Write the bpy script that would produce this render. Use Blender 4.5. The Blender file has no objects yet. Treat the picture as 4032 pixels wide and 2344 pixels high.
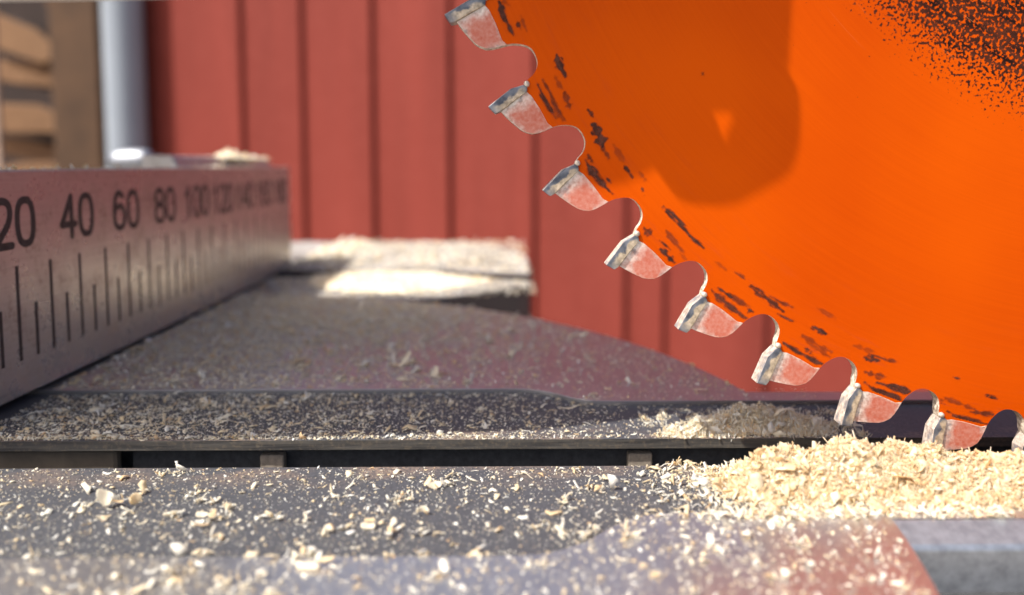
import bpy, bmesh, math, random
import numpy as np
from mathutils import Vector, noise as mnoise
from mathutils.geometry import tessellate_polygon

random.seed(7)
RNG = np.random.default_rng(11)
MM = 0.001
scene = bpy.context.scene
COL = scene.collection
R = math.radians

# ------------------------------------------------------------------ materials
class NT:
    """small helper round a node tree"""
    def __init__(self, name):
        m = bpy.data.materials.new(name)
        m.use_nodes = True
        self.m = m
        self.t = m.node_tree
        self.t.nodes.clear()
        self.out = self.t.nodes.new('ShaderNodeOutputMaterial')

    def n(self, kind, **kw):
        nd = self.t.nodes.new(kind)
        for k, v in kw.items():
            setattr(nd, k, v)
        return nd

    def set(self, nd, **kw):
        for k, v in kw.items():
            nd.inputs[k.replace('_', ' ')].default_value = v
        return nd

    def link(self, a, b):
        self.t.links.new(a, b)

    def plug(self, v, sock):
        if hasattr(v, 'is_output'):
            self.link(v, sock)
        else:
            if isinstance(v, (tuple, list)) and len(v) == 3 and sock.type == 'RGBA':
                v = (*v, 1.0)
            sock.default_value = v

    def math(self, op, a, b=0.0, c=None, clamp=False):
        nd = self.n('ShaderNodeMath', operation=op, use_clamp=clamp)
        self.plug(a, nd.inputs[0]); self.plug(b, nd.inputs[1])
        if c is not None:
            self.plug(c, nd.inputs[2])
        return nd.outputs[0]

    def mix(self, fac, a, b):
        nd = self.n('ShaderNodeMix', data_type='RGBA')
        self.plug(fac, nd.inputs[0]); self.plug(a, nd.inputs[6]); self.plug(b, nd.inputs[7])
        return nd.outputs[2]

    def lerp(self, fac, a, b):
        nd = self.n('ShaderNodeMix', data_type='FLOAT')
        self.plug(fac, nd.inputs[0]); self.plug(a, nd.inputs[2]); self.plug(b, nd.inputs[3])
        return nd.outputs[0]

    def ramp(self, v, lo, hi):
        nd = self.n('ShaderNodeMapRange', clamp=True)
        self.plug(v, nd.inputs[0])
        nd.inputs[1].default_value = lo; nd.inputs[2].default_value = hi
        return nd.outputs[0]

    def coord(self, which='Object'):
        return self.n('ShaderNodeTexCoord').outputs[which]

    def mapping(self, vec, scale=(1, 1, 1), loc=(0, 0, 0), rot=(0, 0, 0)):
        nd = self.n('ShaderNodeMapping')
        self.plug(vec, nd.inputs[0])
        nd.inputs['Scale'].default_value = scale
        nd.inputs['Location'].default_value = loc
        nd.inputs['Rotation'].default_value = rot
        return nd.outputs[0]

    def noise(self, vec, scale, detail=3.0, rough=0.5, out='Fac'):
        nd = self.n('ShaderNodeTexNoise')
        self.plug(vec, nd.inputs['Vector'])
        nd.inputs['Scale'].default_value = scale
        nd.inputs['Detail'].default_value = detail
        nd.inputs['Roughness'].default_value = rough
        return nd.outputs[out]

    def voronoi(self, vec, scale, feature='F1', out='Distance'):
        nd = self.n('ShaderNodeTexVoronoi', feature=feature)
        self.plug(vec, nd.inputs['Vector'])
        nd.inputs['Scale'].default_value = scale
        return nd.outputs[out]

    def bump(self, h, strength=0.3, dist=0.0001):
        nd = self.n('ShaderNodeBump')
        nd.inputs['Strength'].default_value = strength
        nd.inputs['Distance'].default_value = dist
        self.plug(h, nd.inputs['Height'])
        return nd.outputs[0]

    def bsdf(self, color=(.5, .5, .5), rough=0.5, metal=0.0, normal=None, **kw):
        nd = self.n('ShaderNodeBsdfPrincipled')
        self.plug(color, nd.inputs['Base Color'])
        self.plug(rough, nd.inputs['Roughness'])
        self.plug(metal, nd.inputs['Metallic'])
        if normal is not None:
            self.plug(normal, nd.inputs['Normal'])
        for k, v in kw.items():
            self.plug(v, nd.inputs[k.replace('_', ' ')])
        return nd

    def done(self, sh):
        self.link(sh.outputs[0] if hasattr(sh, 'outputs') else sh, self.out.inputs[0])
        return self.m


def m_simple(name, color, rough=.5, metal=0., nscale=None, namt=.25, bump=0., **kw):
    t = NT(name)
    c = color
    nrm = None
    if nscale:
        o = t.coord()
        n1 = t.noise(o, nscale, 4, .6)
        dark = tuple(x * (1 - namt) for x in color)
        lite = tuple(min(1, x * (1 + namt)) for x in color)
        c = t.mix(t.ramp(n1, .3, .7), dark, lite)
        if bump:
            nrm = t.bump(t.noise(o, nscale * 3, 3), bump, .0002)
    return t.done(t.bsdf(c, rough, metal, nrm, **kw))


def m_orange():
    """orange coated blade body: worn black centre, scuffs running round the disc"""
    t = NT('orange_coating')
    o = t.coord()
    sp = t.n('ShaderNodeSeparateXYZ'); t.link(o, sp.inputs[0])
    x, z = sp.outputs[0], sp.outputs[2]
    r = t.math('SQRT', t.math('ADD', t.math('MULTIPLY', x, x), t.math('MULTIPLY', z, z)))
    th = t.math('ARCTAN2', z, x)
    cb = t.n('ShaderNodeCombineXYZ')
    t.link(t.math('MULTIPLY', r, 1000.0), cb.inputs[0])
    t.link(t.math('MULTIPLY', th, 9.0), cb.inputs[1])
    pol = cb.outputs[0]                                     # (mm, slow angle)
    soft = t.math('ADD', t.math('MULTIPLY', t.noise(o, 28, 2), .75), t.math('MULTIPLY', t.noise(t.mapping(pol, (3.2, .35, 1)), 1.0, 4, .65), .25))
    base = t.mix(t.ramp(soft, .36, .64), (.445, .050, .0), (.535, .070, .0))
    # faint scuffs near the rim
    sc = t.noise(pol, 1.1, 4, .65)
    rim = t.ramp(r, .084, .101)
    scuff = t.math('MULTIPLY', t.ramp(sc, .56, .74), t.math('MULTIPLY', rim, .55))
    c = t.mix(scuff, base, (.40, .05, .012))
    # tiny specks, thicker towards the centre
    fine = t.mapping(o, (1, .0, 1))
    v1 = t.noise(fine, 2000, 1.5, .45)
    v2 = t.noise(fine, 1900, 1.5, .5)
    jit = t.math('MULTIPLY', t.math('SUBTRACT', t.noise(pol, .12, 3, .6), .5), .010)
    rr = t.math('ADD', r, jit)
    dens = t.ramp(rr, .0610, .0500)                          # 0 outside .. 1 inside
    thr = t.lerp(t.math('POWER', dens, .6), .76, .385)
    spot = t.math('SMOOTH_MIN', 1.0, t.math('MULTIPLY', t.math('SUBTRACT', v1, thr), 11.0), .1)
    spot = t.math('MAXIMUM', spot, 0.0)
    gate = t.ramp(rr, .0625, .0605)
    spot = t.math('MULTIPLY', spot, gate)
    # scattered specks everywhere in the upper part
    spk = t.math('MULTIPLY', t.ramp(v2, .74, .79), t.ramp(r, .080, .066))
    spot = t.math('MAXIMUM', spot, t.math('MULTIPLY', spk, .8))
    burnt = t.mix(t.ramp(t.noise(pol, .9, 3), .35, .7), (.012, .006, .005), (.085, .022, .010))
    c = t.mix(spot, c, burnt)
    # turning scratches
    ring = t.noise(t.mapping(pol, (5.5, .45, 1)), 1.0, 2, .5)
    ringm = t.math('MULTIPLY', t.ramp(ring, .70, .74), t.ramp(r, .064, .050))
    c = t.mix(t.math('MULTIPLY', ringm, .55), c, (.75, .28, .10))
    rough = t.lerp(spot, .42, .62)
    nrm = t.bump(t.noise(pol, 3.0, 2), .04, .00004)
    return t.done(t.bsdf(c, rough, 0.0, nrm, Specular_IOR_Level=.05))


def m_dusty_edge():
    t = NT('dusty_steel_edge')
    o = t.coord()
    n1 = t.noise(o, 1600, 4, .65)
    c = t.mix(t.ramp(n1, .38, .62), (.28, .20, .135), (.72, .62, .48))
    return t.done(t.bsdf(c, .8, 0.0, t.bump(n1, .5, .00015)))


def m_shoulder():
    """bare tooth flank: reddish worn steel with painted orange reflections, dusted pale towards its edges"""
    t = NT('bare_tooth_steel')
    o = t.coord()
    g = t.coord('Generated')
    w = t.n('ShaderNodeNewGeometry').outputs['Position']
    n1 = t.noise(w, 420, 4, .65)
    n2 = t.noise(w, 1900, 3, .6)
    sp = t.n('ShaderNodeSeparateXYZ'); t.link(o, sp.inputs[0])
    # local tooth frame is stored in the uv map: u along the rim, v outwards
    uv = t.n('ShaderNodeSeparateXYZ'); t.link(t.coord('UV'), uv.inputs[0])
    u, v = uv.outputs[0], uv.outputs[1]
    cu = t.math('ABSOLUTE', t.math('SUBTRACT', u, .58))
    cv = t.math('ABSOLUTE', t.math('SUBTRACT', v, .42))
    d = t.math('MAXIMUM', t.math('MULTIPLY', cu, 1.15), cv)
    edge = t.ramp(t.math('ADD', d, t.math('MULTIPLY', t.math('SUBTRACT', n1, .5), .55)), .29, .60)
    red = t.mix(t.ramp(n2, .3, .7), (.44, .098, .052), (.50, .20, .14))  # worn red, its centre tinted orange as painted reflection
    dust = t.mix(t.ramp(n2, .30, .60), (.38, .29, .23), (.68, .60, .51))
    c = t.mix(edge, red, dust)
    dark = t.ramp(t.noise(w, 620, 3), .58, .66)
    c = t.mix(t.math('MULTIPLY', dark, t.math('MULTIPLY', edge, .8)), c, (.12, .12, .13))
    return t.done(t.bsdf(c, .55, .15, t.bump(n2, .35, .0001)))


def m_carbide():
    t = NT('carbide')
    w = t.n('ShaderNodeNewGeometry')
    p = w.outputs['Position']
    uv = t.n('ShaderNodeSeparateXYZ'); t.link(t.coord('UV'), uv.inputs[0])
    u, v = uv.outputs[0], uv.outputs[1]
    n1 = t.noise(p, 520, 4, .55)
    n2 = t.noise(p, 1200, 3, .6)
    grey = t.mix(t.ramp(n1, .35, .65), (.055, .062, .078), (.21, .22, .24))
    solder = t.mix(t.ramp(n2, .35, .65), (.27, .21, .14), (.60, .48, .33))
    # brassy solder creeping over the rear half of the tip
    m = t.math('ADD', t.math('SUBTRACT', u, .42), t.math('MULTIPLY', t.math('SUBTRACT', n1, .5), 1.1))
    lim = t.math('MULTIPLY', t.ramp(v, .97, .70), t.ramp(v, .02, .16))
    c = t.mix(t.math('MULTIPLY', t.ramp(m, -.02, .10), lim), grey, solder)
    rake = t.ramp(u, .16, .08)
    c = t.mix(t.math('MULTIPLY', rake, .75), c, (.030, .032, .042))
    return t.done(t.bsdf(c, .42, .35, t.bump(n2, .3, .00008)))


def m_rake():
    """face of a tooth turned towards the cut, caked with pale dust"""
    t = NT('dust_caked_carbide')
    p = t.n('ShaderNodeNewGeometry').outputs['Position']
    n1 = t.noise(p, 1500, 4, .65)
    n2 = t.noise(p, 500, 3, .6)
    c = t.mix(t.ramp(n1, .34, .66), (.25, .185, .145), (.54, .45, .365))
    c = t.mix(t.math('MULTIPLY', t.ramp(n2, .50, .62), .75), c, (.13, .125, .14))
    return t.done(t.bsdf(c, .85, 0., t.bump(n1, .6, .0002)))


def m_stain():
    t = NT('resin')
    at = t.n('ShaderNodeAttribute', attribute_name='cover')
    p = t.coord()
    n1 = t.noise(p, 900, 3)
    c = t.mix(t.ramp(n1, .35, .7), (.030, .012, .008), (.11, .036, .022))
    b = t.bsdf(c, .75, Specular_IOR_Level=.15)
    tr = t.n('ShaderNodeBsdfTransparent')
    mx = t.n('ShaderNodeMixShader')
    t.link(at.outputs['Fac'], mx.inputs[0])
    t.link(tr.outputs[0], mx.inputs[1]); t.link(b.outputs[0], mx.inputs[2])
    return t.done(mx.outputs[0])


def m_chips(name='wood_chips', warm=0.0):
    t = NT(name)
    rnd = t.n('ShaderNodeNewGeometry').outputs['Random Per Island']
    p = t.n('ShaderNodeNewGeometry').outputs['Position']
    a = t.n('ShaderNodeValToRGB')
    e = a.color_ramp.elements
    e[0].position = 0.; e[0].color = (.97, .96, .91, 1)
    e[1].position = 1.; e[1].color = (.82, .62, .38, 1)
    lite = ((.30, (.95, .92, .82, 1)), (.62, (.94, .87, .71, 1)), (.92, (.91, .78, .54, 1)))
    if warm:
        e[0].color = (.92, .86, .72, 1); e[1].color = (.78, .54, .28, 1)
        lite = ((.30, (.91, .81, .61, 1)), (.62, (.88, .75, .51, 1)), (.90, (.84, .66, .40, 1)))
    for ps, cc in lite:
        q = e.new(ps); q.color = cc
    t.link(rnd, a.inputs[0])
    grain = t.noise(p, 2500, 2, .5)
    c = t.mix(t.math('MULTIPLY', t.ramp(grain, .45, .75), .15), a.outputs[0], (.60, .45, .25))
    b = t.bsdf(c, .75, Specular_IOR_Level=.25)
    tl = t.n('ShaderNodeBsdfTranslucent'); t.link(c, tl.inputs[0])
    mx = t.n('ShaderNodeMixShader'); mx.inputs[0].default_value = .56
    t.link(b.outputs[0], mx.inputs[1]); t.link(tl.outputs[0], mx.inputs[2])
    return t.done(mx.outputs[0])


def m_core():
    """packed fine dust under the loose chips of a heap"""
    t = NT('packed_sawdust')
    p = t.coord()
    n1 = t.noise(p, 900, 4, .7)
    n2 = t.noise(p, 160, 3, .6)
    c = t.mix(t.ramp(n1, .34, .66), (.80, .64, .40), (.95, .91, .80))
    c = t.mix(t.math('MULTIPLY', t.ramp(n2, .52, .70), .35), c, (.82, .66, .42))
    return t.done(t.bsdf(c, .85, 0., t.bump(n1, .9, .0004), Specular_IOR_Level=.1))


def dust_layer(t, p, c, lo, hi, col=(.60, .52, .42), scale=1500):
    n1 = t.noise(p, scale, 4, .7)
    n2 = t.noise(p, 60, 3, .6)
    f = t.ramp(t.math('ADD', n1, t.math('MULTIPLY', t.math('SUBTRACT', n2, .5), .35)), lo, hi)
    return t.mix(f, c, col), f


def m_cast():
    """bare cast alloy of the table, mirror-like at a low angle, filmed with dust"""
    t = NT('cast_alloy')
    p = t.coord()
    n1 = t.noise(t.mapping(p, (1, .25, 1)), 500, 3, .6)
    c = t.mix(t.ramp(n1, .3, .7), (.42, .41, .41), (.51, .50, .50))
    c, f = dust_layer(t, p, c, .63, .75)
    rough = t.lerp(f, .28, .85)
    metal = t.lerp(f, .86, .0)
    nrm = t.bump(n1, .05, .0001)
    return t.done(t.bsdf(c, rough, metal, nrm))


def m_insert():
    """charcoal plastic throat plate with fine dust and brown wear beside the slot"""
    t = NT('charcoal_plastic')
    p = t.coord()
    sp = t.n('ShaderNodeSeparateXYZ'); t.link(p, sp.inputs[0])
    y = sp.outputs[1]
    n1 = t.noise(p, 2200, 3, .6)
    c = t.mix(t.ramp(n1, .3, .7), (.028, .029, .033), (.070, .071, .078))
    # worn brown ground along both lips of the slot
    near = t.math('MULTIPLY', t.ramp(y, .1235, .1180), t.ramp(y, .1150, .1165))
    near2 = t.math('MULTIPLY', t.ramp(y, .098, .1045), t.ramp(y, .112, .111))
    m = t.math('ADD', near, t.math('MULTIPLY', near2, .8))
    wob = t.noise(t.mapping(p, (1, 2.5, 1)), 70, 3, .6)
    wear = t.math('MULTIPLY', t.math('MULTIPLY', m, t.ramp(wob, .42, .66)), t.ramp(n1, .36, .60))
    c = t.mix(t.math('MULTIPLY', wear, .85), c, (.30, .20, .13))
    c, f = dust_layer(t, p, c, .66, .74, (.50, .46, .40), 2600)
    rough = t.lerp(f, .55, .85)
    return t.done(t.bsdf(c, rough, 0., t.bump(n1, .25, .00012)))


def m_lip():
    t = NT('worn_plastic_edge')
    p = t.coord()
    st = t.noise(t.mapping(p, (.05, 1, 1)), 1800, 3, .6)
    b = t.noise(p, 1300, 3, .7)
    c = t.mix(t.ramp(st, .35, .65), (.036, .033, .030), (.085, .075, .062))
    c = t.mix(t.math('MULTIPLY', t.ramp(b, .52, .62), .45), c, (.15, .115, .075))
    return t.done(t.bsdf(c, .5, 0., t.bump(st, .5, .0002)))


def m_fence():
    """extruded aluminium, soft reflections, tarnish specks"""
    t = NT('brushed_aluminium')
    p = t.coord()
    br = t.noise(t.mapping(p, (1, .04, 1)), 1500, 3, .6)
    blot = t.noise(p, 130, 5, .7)
    spk = t.noise(p, 900, 3, .6)
    c = t.mix(t.ramp(br, .3, .7), (.40, .37, .345), (.47, .445, .415))
    c = t.mix(t.math('MULTIPLY', t.ramp(blot, .50, .72), t.ramp(spk, .40, .62)), c, (.20, .155, .11))
    sp = t.n('ShaderNodeSeparateXYZ'); t.link(p, sp.inputs[0])
    low = t.math('MULTIPLY', t.ramp(sp.outputs[2], .0165, .003), t.ramp(t.noise(p, 260, 4, .7), .40, .66))
    c = t.mix(t.math('MULTIPLY', low, .55), c, (.52, .45, .37))
    scr = t.ramp(t.noise(t.mapping(p, (1, .02, 1)), 700, 2, .5), .68, .72)
    c = t.mix(t.math('MULTIPLY', scr, .35), c, (.20, .17, .15))
    rough = t.lerp(t.ramp(blot, .4, .7), .27, .38)
    return t.done(t.bsdf(c, rough, .58, t.bump(br, .06, .00006)))


def m_wall():
    t = NT('red_paint')
    p = t.coord()
    n1 = t.noise(t.mapping(p, (8, 8, .9)), 1.3, 4, .6)
    n2 = t.noise(p, 60, 3, .6)
    c = t.mix(t.ramp(n1, .3, .7), (.150, .0260, .0175), (.205, .0365, .0245))
    c = t.mix(t.math('MULTIPLY', t.ramp(n2, .45, .7), .25), c, (.23, .050, .036))
    return t.done(t.bsdf(c, .8, 0., t.bump(n2, .15, .001), Specular_IOR_Level=.15))


def m_ground():
    t = NT('gravel')
    p = t.coord()
    c = t.mix(t.noise(p, 40, 5, .7), (.10, .088, .075), (.26, .235, .205))
    return t.done(t.bsdf(c, .9))


def m_split_wood():
    t = NT('split_firewood')
    p = t.coord()
    g = t.noise(t.mapping(p, (1, .15, 1)), 55, 5, .65)
    rnd = t.n('ShaderNodeObjectInfo').outputs['Random']
    a = t.mix(rnd, (.16, .075, .030), (.23, .12, .055))
    c = t.mix(t.ramp(g, .3, .7), a, (.28, .15, .07))
    return t.done(t.bsdf(c, .85))


M_ORANGE = m_orange()
M_EDGE = m_dusty_edge()
M_SHOULDER = m_shoulder()
M_CARBIDE = m_carbide()
M_RAKE = m_rake()
M_STAIN = m_stain()
M_CHIP = m_chips()
M_CORE = m_core()
M_HEAP = m_chips('heaped_chips', 1.0)
M_CAST = m_cast()
M_INSERT = m_insert()
M_LIP = m_lip()
M_FENCE = m_fence()
M_WALL = m_wall()
M_DARK = m_simple('dark_paint', (.014, .012, .012), .55, nscale=300, bump=.1)
M_INK = m_simple('black_engraving', (.026, .022, .021), .6, nscale=700, namt=.75)
M_SOLDER = m_simple('solder', (.58, .50, .40), .45, .4, nscale=1500)
M_STUB = m_simple('dusty_beige_plastic', (.22, .18, .135), .8, nscale=1500, bump=.3)
M_SLOT = m_simple('slot_shadow_plastic', (.036, .036, .037), .75, nscale=900, namt=.4)
M_SLOTLIT = m_simple('sunlit_slot_brown', (.085, .066, .045), .8, nscale=300)  # brown stands in for sunlight on the left end of the slot
M_ZINC = m_simple('white_pipe', (.24, .265, .29), .9, 0., nscale=8, namt=.06)
M_POST = m_simple('weathered_timber', (.080, .040, .017), .9, nscale=12, namt=.3)
M_POSTPALE = m_simple('pale_timber', (.42, .29, .21), .8, nscale=25, namt=.2)
M_CHROME = m_simple('polished_steel', (.30, .31, .33), .5, 1.0)
M_BLACK = m_simple('black_plastic', (.015, .014, .014), .4)
M_HEAD = m_simple('pale_bounce_head', (.62, .60, .56), .5, nscale=200)  # unseen head block, kept pale to bounce light into the shade
M_LOG = m_split_wood()
M_BARK = m_simple('bark', (.035, .017, .011), .95, nscale=80, namt=.5, bump=.4)
M_SHED = m_simple('shed_boards', (.030, .016, .011), .9, nscale=20)

# ------------------------------------------------------------------ object helpers
def tag(o, label=None, cat=None, group=None, kind=None):
    for k, v in (('label', label), ('category', cat), ('group', group), ('kind', kind)):
        if v:
            o[k] = v
    return o


def empty(name, loc):
    o = bpy.data.objects.new(name, None)
    o.empty_display_size = .02
    o.location = [c * MM for c in loc]
    COL.objects.link(o)
    return o


def link_mesh(name, me, mats, parent=None, loc=(0, 0, 0), smooth=False):
    o = bpy.data.objects.new(name, me)
    for m in (mats if isinstance(mats, (list, tuple)) else [mats]):
        me.materials.append(m)
    COL.objects.link(o)
    o.location = [c * MM for c in loc]
    if parent:
        o.parent = parent
        pl = Vector((0, 0, 0))
        q = parent
        while q:
            pl += q.location
            q = q.parent
        o.location = Vector(o.location) - pl
    if smooth:
        me.polygons.foreach_set('use_smooth', [True] * len(me.polygons))
    return o


def bm_obj(name, bm, mats, parent=None, loc=(0, 0, 0), smooth=False, bevel=None, seg=2):
    """bm is in mm relative to loc (mm, world)"""
    bmesh.ops.recalc_face_normals(bm, faces=bm.faces)
    for v in bm.verts:
        v.co *= MM
    me = bpy.data.meshes.new(name)
    bm.to_mesh(me); bm.free()
    o = link_mesh(name, me, mats, parent, loc, smooth)
    if bevel:
        b = o.modifiers.new('bevel', 'BEVEL')
        b.width = bevel * MM; b.segments = seg; b.limit_method = 'ANGLE'; b.angle_limit = R(35)
    return o


def prism(bm, poly, a, b, axis='z', mat=0, side=None):
    """extrude a 2-D polygon (list of (u, v)) from a to b along an axis"""
    def pt(u, v, w):
        return (u, v, w) if axis == 'z' else ((u, w, v) if axis == 'y' else (w, u, v))
    lo = [bm.verts.new(pt(u, v, a)) for u, v in poly]
    hi = [bm.verts.new(pt(u, v, b)) for u, v in poly]
    tris = tessellate_polygon([[Vector((u, v, 0)) for u, v in poly]])
    fs = []
    for t in tris:
        for ring in (lo, hi):
            try:
                f = bm.faces.new([ring[i] for i in t]); f.material_index = mat; fs.append(f)
            except ValueError:
                pass
    n = len(poly)
    for i in range(n):
        f = bm.faces.new((lo[i], lo[(i + 1) % n], hi[(i + 1) % n], hi[i]))
        f.material_index = mat if side is None else (side(i) if callable(side) else side)
    return fs


def box(bm, x0, x1, y0, y1, z0, z1, mat=0):
    prism(bm, [(x0, y0), (x1, y0), (x1, y1), (x0, y1)], z0, z1, 'z', mat)


def smooth_curve(pts, n=6, closed=False):
    """Catmull-Rom through the points"""
    P = [Vector((*p, 0)) if len(p) == 2 else Vector(p) for p in pts]
    out = []
    for i in range(len(P) - 1):
        p0 = P[i - 1] if i else P[0] * 2 - P[1]
        p1, p2 = P[i], P[i + 1]
        p3 = P[i + 2] if i + 2 < len(P) else P[-1] * 2 - P[-2]
        for k in range(n):
            t = k / n
            q = .5 * ((2 * p1) + (p2 - p0) * t + (2 * p0 - 5 * p1 + 4 * p2 - p3) * t * t + (3 * p1 - p0 - 3 * p2 + p3) * t ** 3)
            out.append((q.x, q.y))
    out.append((P[-1].x, P[-1].y))
    return out


def lathe(bm, prof, centre, axis='x', n=28, mat=0):
    """prof: (along, radius) list"""
    rings = []
    for a, r in prof:
        ring = []
        for k in range(n):
            t = 2 * math.pi * k / n
            c, s = r * math.cos(t), r * math.sin(t)
            d = {'x': (a, c, s), 'y': (c, a, s), 'z': (c, s, a)}[axis]
            ring.append(bm.verts.new([centre[i] + d[i] for i in range(3)]))
        rings.append(ring)
    for A, B in zip(rings, rings[1:]):
        for k in range(n):
            bm.faces.new((A[k], A[(k + 1) % n], B[(k + 1) % n], B[k])).material_index = mat
    for ring in (rings[0], rings[-1]):
        try:
            bm.faces.new(ring).material_index = mat
        except ValueError:
            pass

# ------------------------------------------------------------------ the saw
SAW = empty('miter_saw', (-88, 110.5, -40))
tag(SAW, 'miter saw with orange toothed blade, millimetre fence and dusty turntable', 'miter saw')

# ---- blade
BX, BZ, BY = 93.51, 106.21, 107.8          # centre of the disc; BY = near face of the plate
BFAR = BY + 1.7
TH1 = 201.90
NT_ = 48
def pol(r, a):
    return (r * math.cos(R(a)), r * math.sin(R(a)))

TIP = [(110.0, -.05), (109.62, .66), (108.75, .74), (106.3, .56), (104.05, .43), (103.72, .12), (103.95, -.16), (105.9, -.40), (108.0, -.22)]
SHO = [(108.72, .745), (106.3, .565), (104.10, .43), (103.82, .9), (103.72, 2.1), (103.88, 3.45), (103.52, 3.9),
       (104.6, 3.80), (105.6, 3.68), (106.5, 3.48), (107.15, 3.12), (107.6, 2.75), (108.1, 1.95), (108.5, 1.25)]
SEAT = [(103.72, .12), (104.10, .43), (103.82, .9), (103.72, 2.1), (103.88, 3.45), (103.52, 3.9)]
GUL = smooth_curve([(103.52, 3.9), (102.4, 4.13), (101.15, 4.62), (100.52, 5.24), (100.6, 6.08), (101.2, 6.66), (102.1, 6.98), (103.1, 7.12), (103.95, 7.34)], 4)

outline, sides = [], []
for k in range(NT_):
    a0 = TH1 + 7.5 * k
    prof = SEAT + GUL[1:-1] + [GUL[-1]]
    for r, a in prof:
        outline.append(pol(r, a0 + a))
bm = bmesh.new()
# ring of the plate between the arbor hole and the toothed rim, as an annulus of quads and a rim of triangles
hole = [pol(15, 360 * i / len(outline) + TH1) for i in range(len(outline))]
mid = []
for (x, y) in outline:
    t = math.atan2(y, x); mid.append((96 * math.cos(t), 96 * math.sin(t)))
tris_rim = tessellate_polygon([[Vector((*p, 0)) for p in outline], [Vector((*pol(97, 360 * i / 96), 0)) for i in range(96)]])
ringpts = outline + [pol(97, 360 * i / 96) for i in range(96)]
vn = [bm.verts.new((u, 0, v)) for u, v in ringpts]
vf = [bm.verts.new((u, 1.7, v)) for u, v in ringpts]
for t in tris_rim:
    bm.faces.new([vn[i] for i in t]); bm.faces.new([vf[i] for i in t])
no = len(outline)
h0 = [bm.verts.new((pol(15, 360 * i / 96)[0], 0, pol(15, 360 * i / 96)[1])) for i in range(96)]
h1 = [bm.verts.new((pol(15, 360 * i / 96)[0], 1.7, pol(15, 360 * i / 96)[1])) for i in range(96)]
for i in range(96):
    j = (i + 1) % 96
    bm.faces.new((h0[i], h0[j], vn[no + j], vn[no + i]))
    bm.faces.new((h1[i], h1[j], vf[no + j], vf[no + i]))
    bm.faces.new((h0[i], h0[j], h1[j], h1[i]))
for i in range(no):
    j = (i + 1) % no
    bm.faces.new((vn[i], vn[j], vf[j], vf[i])).material_index = 1
blade = bm_obj('saw_blade', bm, [M_ORANGE, M_EDGE], SAW, (BX, BY, BZ), bevel=.26, seg=2)
blade.modifiers['bevel'].material = 1
tag(blade, 'orange coated circular saw blade with black burnt centre')


def uv_polar(me, a_lo, a_hi, r_lo, r_hi):
    uvl = me.uv_layers.new(name='tooth')
    for lp in me.loops:
        c = me.vertices[lp.vertex_index].co / MM
        r = math.hypot(c.x, c.z); a = math.degrees(math.atan2(c.z, c.x))
        uvl.data[lp.index].uv = ((a - a_lo) / (a_hi - a_lo), (r - r_lo) / (r_hi - r_lo))


def tooth_meshes():
    """one tooth at angle 0: bare shoulder and carbide tip"""
    bm = bmesh.new()
    prism(bm, [pol(r, a) for r, a in SHO], -.06, 1.76, 'y', 0, side=1)
    bmesh.ops.recalc_face_normals(bm, faces=bm.faces)
    for v in bm.verts: v.co *= MM
    ms = bpy.data.meshes.new('tooth'); bm.to_mesh(ms); bm.free()
    uv_polar(ms, .4, 3.9, 103.6, 108.7)
    ms.materials.append(M_SHOULDER); ms.materials.append(M_EDGE)
    bm = bmesh.new()
    # tip: slightly wider outwards, chamfered rake edge
    P = [pol(r, a) for r, a in TIP]
    def side(i):
        return 1 if i in (5, 6, 7, 8) else 2
    prism(bm, P, -.5, 2.2, 'y', 0, side=side)
    bmesh.ops.recalc_face_normals(bm, faces=bm.faces)
    for v in bm.verts:
        r = math.hypot(v.co.x, v.co.z)
        k = (r - 103.7) / 6.3
        v.co.y = .85 + (v.co.y - .85) * (.86 + .14 * k)
        v.co *= MM
    mt = bpy.data.meshes.new('carbide_tip'); bm.to_mesh(mt); bm.free()
    uv_polar(mt, -.45, .8, 103.7, 110.0)
    for m in (M_CARBIDE, M_RAKE, M_CARBIDE): mt.materials.append(m)
    bm = bmesh.new()
    bmesh.ops.create_uvsphere(bm, u_segments=10, v_segments=7, radius=.42)
    for v in bm.verts:
        v.co.z *= 1.1
        v.co += Vector((pol(103.55, -.12)[0], -.1, pol(103.55, -.12)[1])); v.co *= MM
    mb = bpy.data.meshes.new('solder_bead'); bm.to_mesh(mb); bm.free()
    mb.materials.append(M_SOLDER)
    for p in mb.polygons: p.use_smooth = True
    return ms, mt, mb

ms, mt, mb = tooth_meshes()
for k in range(NT_):
    a0 = TH1 + 7.5 * (k - 1)
    seen = k <= 9
    for nm, me in (('tooth', ms), ('carbide_tip', mt), ('solder_bead', mb)):
        if nm == 'solder_bead' and not seen:
            continue
        o = bpy.data.objects.new(nm, me)
        COL.objects.link(o)
        o.parent = blade
        o.rotation_euler = (0, -R(a0), 0)
        if nm != 'solder_bead':
            b = o.modifiers.new('bevel', 'BEVEL'); b.width = (.26 if nm == 'tooth' else .12) * MM
            b.segments = 2; b.limit_method = 'ANGLE'; b.angle_limit = R(40)
            if nm == 'tooth':
                b.material = 1

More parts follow.
